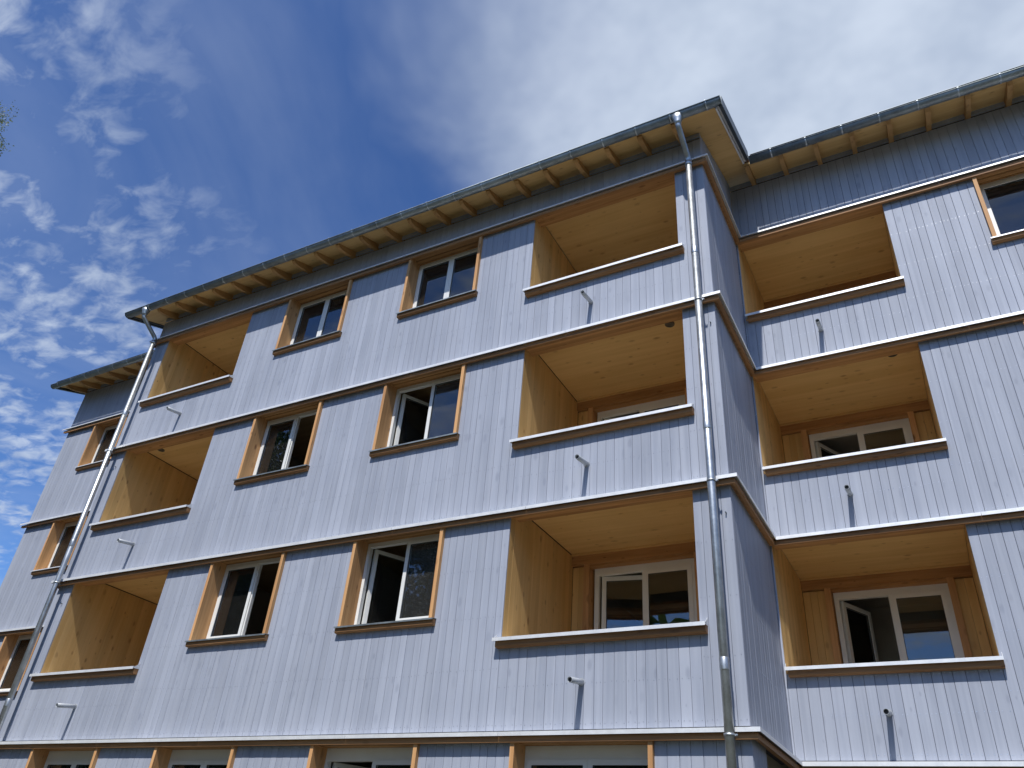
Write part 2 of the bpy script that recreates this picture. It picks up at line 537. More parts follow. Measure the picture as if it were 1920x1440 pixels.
# main front
for k, (za, zb) in enumerate(FLOORS):
    op = [(X1, X2, za + SILL_B, zb + .15), (X3, X4, za + SILL_B, zb + .15), (W1 + .02, W2 - .02, za + SILL_W - 0.03, zb - 0.03), (W3 + .02, W4 - .02, za + SILL_W - 0.03, zb - 0.03)]
    clad('f', 0, XL, 0, za + BOTG, zb + TOPG, [(a, b, c, zb) for a, b, c, d in op])
    core_wall('f', 0, XL + .03, -0.03, za + .005, zb - .005, [(a - .027, b + .027, c, d) if d > zb else (a, b, c, d) for a, b, c, d in op])
op = [(a + .02, b - .02, -1.75, -0.03) for a, b in GW]
clad('f', 0, XL, 0, GZ + .15, TOPG, [(a, b, c, 0) for a, b, c, d in op])
core_wall('f', 0, XL + .03, -0.03, GZ, -0.005, op)
clad('f', 0, XL, 0, Z[3] + BOTG, 9.285, nailed=False)
core_wall('f', 0, XL + .03, -0.03, Z[3] + .005, 9.42, off=0.10)
# right return and wing
for k, (za, zb) in enumerate(FLOORS):
    clad('r', 0, 0.022, D, za + BOTG, zb + TOPG)
    core_wall('r', 0, 0.27, D + .1, za + .005, zb - .005, th=0.2)
    op = [(0.03, X6, za + SILL_B, zb + .15), (RW[0] + .02, RW[1] - .02, za + SILL_W - .03, zb - 0.03)]
    clad('f', D, 0.0, XW1, za + BOTG, zb + TOPG, [(a, b, c, zb) for a, b, c, d in op])
    core_wall('f', D, 0.0, XW1, za + .006, zb - .006, [(a - .027, b + .027, c, d) if d > zb else (a, b, c, d) for a, b, c, d in op])
clad('r', 0, 0.022, 0.62, GZ + .15, TOPG, nailed=False)
core_wall('r', 0, 0.27, 0.62, GZ, -.005, th=0.2)
# upper walls below the roof
n_up = 0
clad('r', 0, 0.022, D, Z[3] + BOTG, 9.42, nailed=False)
core_wall('r', 0, 0.27, D + .1, Z[3] + .005, 9.42, th=0.2)
clad('f', D, 0.0, XW1, Z[3] + BOTG, 10.02, nailed=False)
core_wall('f', D, 0.0, XW1, Z[3] + .006, 10.15, off=0.10)
# upper return wedge above 9.42, following the roof slope, is filled with short boards
for i in range(16):
    a = 0.022 + i * (D - 0.022) / 16; b = 0.022 + (i + 1) * (D - 0.022) / 16
    zt = 9.42 + 0.38 * a
    if zt > 9.47: add_board('r', 0.0, a, b, 9.425, zt)
core.poly([(-.024, 0.1, 9.42), (-.024, D + .1, 9.42), (-.024, D + .1, 9.42 + .38 * D)] + [(-.2, 0.1, 9.42), (-.2, D + .1, 9.42), (-.2, D + .1, 9.42 + .38 * D)], [(0, 1, 2), (3, 5, 4), (0, 2, 5, 3), (1, 4, 5, 2), (0, 3, 4, 1)])
# left wing
for k, (za, zb) in enumerate(FLOORS):
    op = [(LW[0] + .02, LW[1] - .02, za + SILL_W - .03, zb - 0.03)]
    clad('f', D, XW0, XL + .3, za + BOTG, zb + TOPG, [(a, b, c, zb) for a, b, c, d in op], nailed=False)
    core_wall('f', D, XW0 + .03, XL + .3, za + .006, zb - .006, op)
clad('f', D, XW0, XL + .3, GZ + .15, TOPG, nailed=False)
core_wall('f', D, XW0 + .03, XL + .3, GZ, -.006)
clad('f', D, XW0, XL + .3, Z[3] + BOTG, 10.02, nailed=False)
core_wall('f', D, XW0 + .03, XL + .3, Z[3] + .006, 10.15, off=0.10)
# unseen sides and rear of the block
core.box(XL + .03, XL + .27, 0.30, D + .02, GZ, 9.42)
core.box(XW0 + .03, XW0 + .25, D + .30, 10.0, GZ, 10.1)
core.box(XW1 - .25, XW1 - .01, D + .30, 10.0, GZ, 10.1)
core.box(XW0 + .03, XW1 - .01, 10.01, 10.25, GZ, 10.1)
wall = core.build('wall', 'blue_core', bld)
wall['label'] = 'wall behind the blue-grey boards'

# the 300 boards that show largest are parts of their own, the rest one mass


def shown_area(bd):
    mb, c, w, h, f = bd
    u, v, z = proj(c)
    if z < 0.5 or u < -150 or u > 2070 or v < -250 or v > 1700: return 0
    n = Vector((0, -1, 0)) if f == 'f' else Vector((1, 0, 0))
    d = (CPOS - Vector(c)).normalized()
    return w * h * max(0, n.dot(d)) / z / z


boards.sort(key=shown_area, reverse=True)
for mb, *_ in boards[:300]:
    mb.build('board', 'blue', wall)
rest = MB()
for mb, *_ in boards[300:]:
    rest.poly(mb.v, mb.f)
ro = rest.build('cladding', 'blue', bld); ro['kind'] = 'stuff'
no = nails.build('nail_heads', 'nail_dull', bld); no['kind'] = 'stuff'
no = nails_w.build('nail_heads', 'nail', bld); no['kind'] = 'stuff'

# ------------------------------------------------------------------ storey bands
# wall line segments: (axis, fixed(d), start(d), end(d))
SEGS = [
    ('x', lambda d: D - d, lambda d: XW0 - d, lambda d: XL - d),
    ('y', lambda d: XL - d, lambda d: -d, lambda d: D - d),
    ('x', lambda d: -d, lambda d: XL - d, lambda d: d),
    ('y', lambda d: d, lambda d: -d, lambda d: D - d),
    ('x', lambda d: D - d, lambda d: d, lambda d: XW1),
]


def run(mb, seg, profile, z, a=None, b=None):
    ax, fix, st, en = seg
    r0, r1 = [], []
    for d, dz in profile:
        s = st(d) if a is None else a
        e = en(d) if b is None else b
        f = fix(d)
        r0.append((s, f, z + dz) if ax == 'x' else (f, s, z + dz))
        r1.append((e, f, z + dz) if ax == 'x' else (f, e, z + dz))
    mb.loft([r0, r1], True, True)
    return mb


FL = [(-0.0, 0.026), (0.126, 0.002), (0.126, -0.044), (0.119, -0.044), (0.119, -0.004), (-0.0, 0.018)]
FA = [(0.088, -0.046), (0.088, -0.108), (0.046, -0.108), (0.046, -0.046)]
SO = [(0.042, -0.012), (0.042, -0.072), (-0.015, -0.072), (-0.015, -0.012)]
for zi, zb in enumerate(Z):
    band = MB()
    for s in SEGS:
        run(band, s, SO, zb)
    bo = band.build('storey_band', 'brown_x', bld)
    for s in SEGS:
        run(MB(), s, FA, zb).build('fascia_board', 'brown_x' if s[0] == 'x' else 'brown_y', bo)
        L0, L1 = s[2](0), s[3](0)
        n = max(1, round((L1 - L0) / 2.6))
        cuts = [L0 + (L1 - L0) * i / n + (rng.uniform(-.4, .4) if 0 < i < n else 0) for i in range(n + 1)]
        for i in range(n):
            a = None if i == 0 else cuts[i] + 0.002
            b = None if i == n - 1 else cuts[i + 1] - 0.002
            run(MB(), s, FL if zi < 3 else [(d, max(q, -0.027)) for d, q in FL], zb, a, b).build('flashing_strip', 'flash', bo)


# ------------------------------------------------------------------ windows
def frame_mb(x0, x1, y0, y1, z0, z1, t, tt=None, tb=None):
    tt = t if tt is None else tt; tb = t if tb is None else tb
    mb = MB()
    mb.box(x0, x0 + t, y0, y1, z0, z1); mb.box(x1 - t, x1, y0, y1, z0, z1)
    mb.box(x0 + t, x1 - t, y0, y1, z1 - tt, z1); mb.box(x0 + t, x1 - t, y0, y1, z0, z0 + tb)
    return mb


def turn(o, px, py, ang):
    """swing a mesh about an upright axis"""
    me = o.data
    c, s = math.cos(ang), math.sin(ang)
    for v in me.vertices:
        x, y = v.co.x - px, v.co.y - py
        v.co.x, v.co.y = px + c * x - s * y, py + s * x + c * y


def sash(parent, x0, x1, y0, z0, z1, glass, hinge=None, ang=0.0, t=0.058):
    so = frame_mb(x0, x1, y0, y0 + 0.055, z0, z1, t).build('sash', 'white', parent)
    po = MB().box(x0 + t - .008, x1 - t + .008, y0 + 0.022, y0 + 0.030, z0 + t - .008, z1 - t + .008).build('pane', glass, parent)
    ga = frame_mb(x0 + t - .003, x1 - t + .003, y0 + 0.012, y0 + 0.020, z0 + t - .003, z1 - t + .003, 0.009).build('gasket', 'black', parent)
    if hinge is not None:
        for o in (so, po, ga):
            turn(o, hinge, y0 + 0.03, ang)
            


def window(x0, x1, y0, zb, zt, z_soffit, kinds=('c', 'c'), glass=('glass', 'glass'), header=0.0, single=False, label=None):
    """x0..x1 outer faces of the jamb boards, zb sill top at the front, z_soffit underside of the lintel"""
    jt = 0.055
    fy = y0 + 0.225
    fx0, fx1 = x0 + jt, x1 - jt
    fz0, fz1 = zb + 0.045, z_soffit - 0.002
    ft = 0.05
    fr = frame_mb(fx0 + .001, fx1 - .001, fy, fy + 0.07, fz0, fz1, ft, ft + header + .012)
    xm = (fx0 + fx1) / 2
    if not single:
        fr.box(xm - 0.020, xm + 0.020, fy + 0.012, fy + 0.069, fz0 + ft + .001, fz1 - ft - header - .013)
    wo_ = fr.build('window', 'white', bld)
    if label: wo_['label'] = label
    for xa in (x0, x1 - jt):
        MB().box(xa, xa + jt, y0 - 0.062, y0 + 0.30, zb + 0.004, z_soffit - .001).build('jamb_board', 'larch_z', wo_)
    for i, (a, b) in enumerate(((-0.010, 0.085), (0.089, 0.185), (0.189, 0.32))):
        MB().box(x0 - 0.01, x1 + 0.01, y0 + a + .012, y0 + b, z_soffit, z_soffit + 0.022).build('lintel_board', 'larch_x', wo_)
    # sill: metal sheet over a larch board
    sl_ = MB()
    pf = [(-0.098, 0.0), (0.26, 0.046), (0.26, 0.040), (-0.091, -0.006), (-0.091, -0.022), (-0.098, -0.022)]
    sl_.loft([[(x, y0 + d, zb + dz) for d, dz in pf] for x in (x0 - 0.035, x1 + 0.035)])
    sl_.build('sill_flashing', 'zinc' if y0 < 1 else 'flash', wo_)
    sb = MB()
    pf = [(-0.070, -0.010), (-0.004, -0.002), (-0.004, -0.086), (-0.056, -0.086), (-0.070, -0.072)]
    sb.loft([[(x, y0 + d, zb + dz) for d, dz in pf] for x in (x0 - 0.028, x1 + 0.028)])
    sb.build('sill_board', 'brown_x', wo_)
    if single:
        sash(wo_, fx0 + ft - .012, fx1 - ft + .012, fy - 0.012, fz0 + ft - .012, fz1 - ft - header, glass[0])
    else:
        a0, a1 = fx0 + ft - .012, xm - 0.001
        b0, b1 = xm + 0.001, fx1 - ft + .012
        za, zt_ = fz0 + ft - .012, fz1 - ft - header
        if kinds[0] == 'c': sash(wo_, a0, a1, fy - 0.012, za, zt_, glass[0])
        else: sash(wo_, a0 + .03, a1 + .0, fy + 0.07, za + .01, zt_ - .01, glass[0], a0 + .03, kinds[0])
        if kinds[1] == 'c': sash(wo_, b0, b1, fy - 0.012, za, zt_, glass[1])
        else: sash(wo_, b0, b1 - .03, fy + 0.07, za + .01, zt_ - .01, glass[1], b1 - .03, kinds[1])
    return wo_


A_OPEN = R(62)
for k, (za, zb) in enumerate(FLOORS):
    zs = zb - 0.045
    window(W1, W2, 0, za + SILL_W, None, zs, ('c', 'c') if k == 2 else ('c', -R(86)), ('glass', 'glass'))
    window(W3, W4, 0, za + SILL_W, None, zs, ('c', 'c') if k == 2 else (A_OPEN, 'c'), ('glass', 'glass' if k == 2 else 'glass_dusty'))
    window(RW[0], RW[1], D, za + SILL_W, None, zs)
    window(LW[0], LW[1], D, za + SILL_W, None, zs, single=True)
for i, (a, b) in enumerate(GW):
    window(a, b, 0, -1.72, None, -0.095, (A_OPEN, 'c') if i == 2 else ('c', 'c'), header=0.10)


# ------------------------------------------------------------------ balconies
def planks_y(parent, xw, side, y0, y1, z0, z1, mat):
    """upright planks on a side wall; side=+1 faces +x"""
    n = round((y1 - y0) / 0.125); w = (y1 - y0) / n
    for i in range(n):
        a = y0 + i * w + .0007; b = y0 + (i + 1) * w - .0007
        j = rng.uniform(-.0008, .0008)
        c = 0.0015
        xs = xw + j
        prof = [(xw - side * .025, a), (xs - side * c, a), (xs, a + c), (xs, b - c), (xs - side * c, b), (xw - side * .025, b)]
        MB().loft([[(x, y, z) for x, y in prof] for z in (z0, z1)]).build('plank', mat, parent)


def planks_x(parent, yw, x0, x1, z0, z1, mat, w0=0.105):
    n = max(1, round((x1 - x0) / w0)); w = (x1 - x0) / n
    for i in range(n):
        a = x0 + i * w + .0012; b = x0 + (i + 1) * w - .0012
        yy = yw + rng.uniform(-.001, .001); c = 0.003
        prof = [(a, yw + .025), (a, yy + c), (a + c, yy), (b - c, yy), (b, yy + c), (b, yw + .025)]
        MB().loft([[(x, y, z) for x, y in prof] for z in (z0, z1)]).build('plank', mat, parent)


def balcony(x0, x1, y0, za, zb, door, kind, sill_ext=(0.06, 0.095), vent=False, gap=True):
    zc = zb + 0.15; zf = za + 0.35
    yb = y0 + 2.092
    bo = box('balcony', 'floor', bld, x0 + .001, x1 - .001, y0 + 0.275, y0 + 2.5, za + 0.21, zf)   # its floor
    box('side_backing', 'dark', bo, x0 - .16, x0 - .03, y0 + .271, y0 + 2.5, zf - .3, zc + .05)
    box('side_backing', 'dark', bo, x1 + .03, x1 + .16, y0 + .271, y0 + 2.5, zf - .3, zc + .05)
    box('parapet_lining', 'spruce_x', bo, x0 + .001, x1 - .001, y0 + 0.030, y0 + 0.20, za + 0.05, za + SILL_B - .004)
    top = zc - (0.018 if gap else 0.003)
    for xw, sd in ((x0, 1), (x1, -1)):
        planks_y(bo, xw, sd, y0 + 0.022, yb, za + SILL_B - .1, zb - 0.05 if False else top, 'spruce_z')
    box('ceiling_panel', 'spruce_x', bo, x0 + .004, x1 - .004, y0 + 0.252, yb + .1, zc, zc + 0.04)
    # front lintel beam
    for i, (a, b) in enumerate(((0.028, 0.088), (0.091, 0.168), (0.171, 0.248))):
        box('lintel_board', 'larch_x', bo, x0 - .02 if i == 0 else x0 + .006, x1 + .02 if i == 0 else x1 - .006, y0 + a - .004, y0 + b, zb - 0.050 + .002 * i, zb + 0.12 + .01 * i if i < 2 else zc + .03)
    # back wall: head beam, trim, posts, planks
    dx0, dx1, p0, p1 = door
    box('head_beam', 'larch_x', bo, x0 + .002, x1 - .002, yb - 0.055, yb + .1, zc - 0.185, zc - 0.034)
    box('trim', 'spruce_x', bo, x0 + .003, x1 - .003, yb - 0.075, yb + .05, zc - 0.033, zc - .002)
    zh = zc - 0.186
    planks_x(bo, yb, x0 + .004, p0, zf, zh - .02, 'spruce_z')
    planks_x(bo, yb, p1, x1 - .004, zf, zh - .02, 'spruce_z')
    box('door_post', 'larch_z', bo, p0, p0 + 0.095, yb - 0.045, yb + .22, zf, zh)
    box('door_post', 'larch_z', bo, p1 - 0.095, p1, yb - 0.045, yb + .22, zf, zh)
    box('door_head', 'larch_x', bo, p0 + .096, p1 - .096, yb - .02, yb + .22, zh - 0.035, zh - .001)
    fz1 = zh - 0.036; ft = 0.07; fy = yb + 0.10
    fr = frame_mb(dx0, dx1, fy, fy + .07, zf, fz1, ft, 0.11)
    xm = (dx0 + dx1) / 2
    fr.box(xm - .03, xm + .03, fy + .01, fy + .069, zf + ft + .001, fz1 - .111)
    fo = fr.build('door_frame', 'white', bo)
    a0, a1 = dx0 + ft - .012, xm - .001; b0, b1 = xm + .001, dx1 - ft + .012
    # sashes are children of the balcony: one level below the part
    if kind == 'c': sash(bo, a0, a1, fy - .012, zf + .05, fz1 - .1, 'glass', t=0.07)
    else: sash(bo, a0 + .03, a1, fy + .072, zf + .05, fz1 - .11, 'glass', a0 + .03, kind, t=0.07)
    sash(bo, b0, b1, fy - .012, zf + .05, fz1 - .1, 'glass', t=0.07)
    # parapet cap
    zt = za + 1.122
    e0, e1 = x0 - sill_ext[0], x1 + sill_ext[1]
    pf = [(-0.124, 0.0), (0.225, 0.012), (0.225, 0.004), (-0.117, -0.006), (-0.117, -0.043), (-0.124, -0.043)]
    MB().loft([[(x, y0 + d, zt + dz) for d, dz in pf] for x in (e0, e1)]).build('cap_flashing', 'flash', bo)
    pf = [(-0.088, -0.044), (-0.088, -0.098), (-0.076, -0.112), (-0.004, -0.112), (-0.004, -0.014), (-0.088, -0.014)]
    MB().loft([[(x, y0 + d, zt + dz) for d, dz in pf] for x in (e0 + .03, e1 - .004)]).build('cap_board', 'brown_x', bo)
    for x in (e0, e1):
        ear = MB()
        tri = [(-0.124, -0.03), (-0.004, -0.02), (-0.004, 0.075)]
        ear.loft([[(x + q, y0 + d, zt + dz) for d, dz in tri] for q in (-.0035, -.0005)])
        ear.build('end_upstand', 'flash', bo)
    if vent:
        vx, vy = vent
        vb = MB()
        for r0, r1, hh in ((0.075, 0.062, .014), (0.052, 0.042, .010), (0.032, 0.020, .010)):
            vb.pipe([(vx, vy, zc - hh), (vx, vy, zc - .001)], r0, r1, 20)
        vb.tube([(vx, vy, zc - .002), (vx, vy, zc - .0005)], 0.06, 16)
        vb.build('ceiling_vent', 'vent', bo)
    return bo


for k, (za, zb) in enumerate(FLOORS):
    balcony(X3, X4, 0, za, zb, (-2.74, -1.12, -2.867, -1.0), R(9), vent=(-.83, .52) if k == 1 else False)
    balcony(X1, X2, 0, za, zb, (-12.29, -10.67, -12.42, -10.55), 'c', vent=(-12.24, .52) if k == 1 else False, sill_ext=(.06, .06))
    balcony(0.03, X6, D, za, zb, (0.48, 2.12, 0.37, 2.21), R(64) if k != 2 else 'c', sill_ext=(-0.012, 0.035), vent=(2.1, D + .5) if k == 1 else False, gap=False)

# ------------------------------------------------------------------ rooms behind the openings
rm = MB()
for k in range(4):
    zz = Z[k]
    rm.box(XL + .28, -0.28, 0.31, 9.9, zz + 0.215, zz + 0.33)
    rm.box(-0.27, XW1 - .3, D + .31, 9.9, zz + 0.215, zz + 0.33)
    rm.box(XW0 + .3, XL + .27, D + .31, 9.9, zz + 0.215, zz + 0.33)
for xa in (X2 + .2, -6.55, X3 - .3):
    rm.box(xa - .05, xa + .05, 0.32, 6.0, GZ, 9.0)
rm.box(X4 + .2, X4 + .3, 0.4, 6.0, GZ, 9.0)
rm.box(X6 + .2, X6 + .3, D + .4, 8.0, GZ, 9.0)
rm.box(5.9, 6.0, D + .4, 8.0, GZ, 9.0)
rm.box(XW0 + .3, XW1 - .3, 6.05, 6.2, GZ, 9.0)
ro_ = rm.build('interior_walls', 'room', bld)
for k in range(1, 4):
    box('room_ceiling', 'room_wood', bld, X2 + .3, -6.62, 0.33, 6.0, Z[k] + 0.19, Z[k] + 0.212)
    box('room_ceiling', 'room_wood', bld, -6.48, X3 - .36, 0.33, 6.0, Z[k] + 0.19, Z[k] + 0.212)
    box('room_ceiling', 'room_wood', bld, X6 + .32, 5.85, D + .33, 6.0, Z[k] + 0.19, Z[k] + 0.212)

# ground-floor passage under the wing
pg = MB()
pg.box(0.0, XW1, D + .8, D + 1.0, GZ, -.2)
pg.build('passage_wall', 'dark', bld)
box('passage_ceiling', 'dark', bld, -2.0, -0.215, 0.63, D + .8, -0.14, -0.08)
box('passage_ceiling', 'dark', bld, 0.01, XW1, D + .03, D + .79, -0.14, -0.08)
box('passage_side', 'dark', bld, -2.1, -2.0, 0.63, D + .8, GZ, -0.14)

# ------------------------------------------------------------------ drain spouts
for xs, yp in ((-1.93, 0), (-11.245, 0), (1.172, D)):
    for zz in (0.56, 3.46, 6.355):
        s = MB()
        s.pipe([(xs, yp + 0.03, zz), (xs, yp - 0.335, zz - 0.055)], 0.034, 0.029, 16)
        so = s.build('drain_spout', 'spout', bld)
        c = MB().tube([(xs, yp - 0.02, zz - .008), (xs, yp - 0.30, zz - 0.05)], 0.0285, 12).build('dark_plug', 'black', so)  # solid black plug standing in for the shade inside the pipe
        r = MB().pipe([(xs, yp + 0.001, zz - .004), (xs, yp - 0.008, zz - 0.005)], 0.043, 0.0345, 16).build('collar', 'spout', so)

# ------------------------------------------------------------------ roof
S1 = 0.38


def sof(y): return 9.44 + S1 * y                     # underside of the main roof boarding
def sofw(y): return 10.17 + 0.36 * (y - D)           # and of the wings


def slope_panel(mb, x0, x1, ya, yb, fn, lo, hi):
    p = [(x0, ya, fn(ya) + lo), (x1, ya, fn(ya) + lo), (x1, yb, fn(yb) + lo), (x0, yb, fn(yb) + lo),
         (x0, ya, fn(ya) + hi), (x1, ya, fn(ya) + hi), (x1, yb, fn(yb) + hi), (x0, yb, fn(yb) + hi)]
    return mb.poly(p, [(0, 3, 2, 1), (4, 5, 6, 7), (0, 1, 5, 4), (2, 3, 7, 6), (1, 2, 6, 5), (0, 4, 7, 3)])


XG0, XG1 = -13.59, 0.535
roof = MB()
slope_panel(roof, XG0 + .03, XG1 - .02, -0.545, 6.0, sof, 0.05, 0.16)
slope_panel(roof, XG1 + .02, XW1 + .5, D - .635, 6.0, sofw, 0.05, 0.16)
slope_panel(roof, XW0 - .47, XG0 - .01, D - .635, 6.0, sofw, 0.05, 0.16)
rf = roof.build('roof', 'roofing', bld)
# boarded soffit in panels
slope = [(XG0 + .12, XG1 - .135, -0.535, 4.0, sof)]
for (x0, x1, ya, yb, fn) in slope:
    slope_panel(MB(), x0, x1, ya, yb, fn, 0.0, 0.045).build('soffit_panel', 'spruce_x', rf)
slope_panel(MB(), XG1 - .133, XW1 + .4, D - .62, 4.0, sofw, 0.0, 0.045).build('soffit_panel', 'spruce_x', rf)
slope_panel(MB(), XW0 - .35, XL + .2, D - .62, 4.0, sofw, 0.0, 0.045).build('soffit_panel', 'spruce_x', rf)
# verge trims at the sides
for x0, x1, ya, yb, fn in ((XG1 - .055, XG1, -0.60, 1.30, sof), (XG0, XG0 + .055, -0.60, 1.30, sof), (XW0 - .47, XW0 - .415, D - .69, 5.0, sofw)):
    slope_panel(MB(), x0, x1, ya, yb, fn, -0.055, 0.175).build('verge_board', 'dark_metal', rf)
slope_panel(MB(), XG1 - .128, XG1 - .100, -0.53, 1.42, sof, -0.03, 0.06).build('verge_strip', 'flash', rf)
slope_panel(MB(), XG1 - .097, XG1 - .060, -0.53, 1.42, sof, 0.02, 0.048).build('verge_tray', 'flash', rf)
slope_panel(MB(), XG0 + .085, XG0 + .115, -0.53, 1.42, sof, -0.03, 0.06).build('verge_strip', 'dark_metal', rf)
# metal drip edge over the gutters
for x0, x1, ya, fn in ((XG0 + .06, XG1 - .06, -0.62, sof), (XG1 + .02, XW1 + .5, D - .71, sofw), (XW0 - .41, XG0 - .02, D - .71, sofw)):
    slope_panel(MB(), x0, x1, ya, ya + 0.2, fn, 0.163, 0.169).build('drip_edge', 'dark_metal', rf)
# frieze boards above the shadow gap
slope_fr = [('f', 0, XL, 0.0, 9.338, 9.435), ('f', D, 0.0, XW1, 10.070, 10.165), ('f', D, XW0, XL, 10.070, 10.165)]
for f, pc, a, b, z0, z1 in slope_fr:
    L = b - a; n = round(L / 3.2)
    for i in range(n):
        box('frieze_board', 'blue', rf, a + L * i / n + .002, a + L * (i + 1) / n - .002, pc - 0.004, pc + .02, z0, z1 - .002)


def rafter(fn, y_wall, y_tip, w=0.078, h=0.150):
    mb = MB()
    ya, yb = y_tip, y_wall + 0.3
    p = []
    for x in (-w / 2, w / 2):
        p.append([(x, yb, fn(yb) - .002), (x, ya, fn(ya) - .002), (x, ya, fn(ya) - .034), (x, ya + 0.050, fn(ya + .05) - .088), (x, ya + 0.17, fn(ya + .17) - .128), (x, ya + .34, fn(ya + .34) - h), (x, yb, fn(yb) - h)])
    mb.loft(p)
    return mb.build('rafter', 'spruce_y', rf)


def row(src, xs):
    for i, x in enumerate(xs):
        o = src if i == 0 else src.copy()
        if i: col.objects.link(o); o.parent = rf
        o.location = (x, 0, 0)


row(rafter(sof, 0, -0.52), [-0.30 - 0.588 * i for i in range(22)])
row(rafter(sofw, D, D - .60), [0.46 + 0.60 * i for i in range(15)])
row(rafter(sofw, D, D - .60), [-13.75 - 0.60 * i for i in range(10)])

# ------------------------------------------------------------------ gutters


def gutter(x0, x1, yc, zc_, r, spots, ends=(True, True)):
    mb = MB()
    n = 14
    arc = []
    for j in range(n + 1):
        a = math.pi + math.pi * j / n
        arc.append((yc + r * math.cos(a), zc_ + r * math.sin(a)))
    inner = []
    for j in range(n, -1, -1):
        a = math.pi + math.pi * j / n
        inner.append((yc + (r - .004) * math.cos(a), zc_ + (r - .004) * math.sin(a)))
    ring = arc + inner
    mb.loft([[(x, y, z) for y, z in ring] for x in (x0, x1)], True, True, True)
    go_ = mb.build('gutter', 'zinc', bld)
    # rolled front bead
    MB().tube([(x0, yc - r - .004, zc_ - .004), (x1, yc - r - .004, zc_ - .004)], 0.0095, 10).build('bead', 'zinc', go_)
    for x, on in zip((x0, x1), ends):
        if on:
            cp = MB(); cp.loft([[(x + q, y, z) for y, z in [(yc - r - .006, zc_ + .004)] + [(yc + (r + .005) * math.cos(math.pi + math.pi * j / n), zc_ + (r + .005) * math.sin(math.pi + math.pi * j / n)) for j in range(n + 1)]] for q in (-.004, .002)])
            cp.build('end_cap', 'zinc', go_)
    br = None
    for i, x in enumerate(spots):
        if br is None:
            b = MB()
            rg = []
            for rr in (r + .0045, r + .0005):
                rg.append([(yc + rr * math.cos(math.pi + math.pi * j / n), zc_ + rr * math.sin(math.pi + math.pi * j / n)) for j in range(n + 1)])
            rr_ = rg[0] + rg[1][::-1]
            b.loft([[(q, y, z) for y, z in rr_] for q in (-.0125, .0125)], True, True, True)
            b.box(-.0125, .0125, yc - r - .016, yc - r + .008, zc_ + .002, zc_ + .010)
            br = b.build('gutter_bracket', 'bracket', go_); br.location = (x, 0, 0)
        else:
            o = br.copy(); col.objects.link(o); o.parent = go_; o.location = (x, 0, 0)
    return go_


gutter(XG0, XG1 - .003, -0.625, 9.256, 0.083, [-0.30 - 0.595 * i for i in range(-1, 22)])
gutter(XG1 + .004, XW1 + .5, D - 0.715, 9.935, 0.083, [0.93 + 0.60 * i for i in range(14)])
gutter(XW0 - .47, XG0 - .004, D - 0.715, 9.935, 0.083, [-19.3 + 0.60 * i for i in range(10)])


# ------------------------------------------------------------------ downpipes
def bend(pts, r=0.09, n=5):
    """round the corners of a polyline"""
    pts = [Vector(p) for p in pts]; out = [pts[0]]
    for a, b, c in zip(pts, pts[1:], pts[2:]):
        d0, d1 = (a - b).normalized(), (c - b).normalized()
        rr = min(r, (a - b).length * .45, (c - b).length * .45)
        for i in range(n + 1):
            t = i / n
            out.append((b + d0 * rr) * (1 - t) ** 2 + b * 2 * t * (1 - t) + (b + d1 * rr) * t ** 2)
    out.append(pts[-1])
    return out


def downpipe(px, gx):
    py = -0.205; r = 0.051
    p = MB().tube([(px, py, GZ), (px, py, 8.56)], r, 20)
    po = p.build('downpipe', 'pipe', bld)
    e = MB().tube(bend([(px, py, 8.50), (px, py, 8.64), (gx, -0.62, 9.00), (gx, -0.625, 9.10)], 0.10, 6), r - .004, 18)
    e.build('offset_bend', 'pipe', po)
    MB().tube([(px, py, 8.47), (px, py, 8.57)], r + .005, 20).build('socket', 'pipe', po)
    h = MB()
    rings = []
    for z, rx, ry in ((9.03, .050, .050), (9.085, .055, .055), (9.15, .080, .075), (9.215, .105, .092)):
        rings.append([(gx + rx * math.cos(2 * math.pi * j / 20), -0.627 + ry * math.sin(2 * math.pi * j / 20), z) for j in range(20)])
    h.loft(rings, True, True, True)
    h.build('outlet_funnel', 'pipe', po)
    for z in (-1.7, 0.62, 3.60, 6.62):
        sk = MB(); sk.tube([(px, py, z - .075), (px, py, z - .06), (px, py, z + .06), (px, py, z + .065)], [r + .001, r + .0035, r + .0035, r + .001], 20)
        sk.build('sleeve', 'pipe', po)
    for z in (-0.09, 2.80, 5.66):
        cb = MB()
        cb.pipe([(px, py, z - .012), (px, py, z + .012)], r + .007, r + .0005, 20)
        cb.box(px + r + .004, px + r + .034, py - .006, py + .006, z - .010, z + .010)
        cb.tube([(px + r + .024, py - .018, z), (px + r + .024, py + .018, z)], 0.007, 8)
        cb.tube([(px, py + r, z), (px, -.11, z)], .006, 8)
        cb.build('pipe_clamp', 'pipe', po)
    for z in (2.45, 5.37, -0.45):
        cb = MB()
        cb.tube([(px + .10, -.001, z), (px + .10, -.035, z)], .008, 8)
        cb.build('wall_pin', 'dark_metal', po)


downpipe(-0.172, -0.185)
downpipe(-12.85, -12.93)


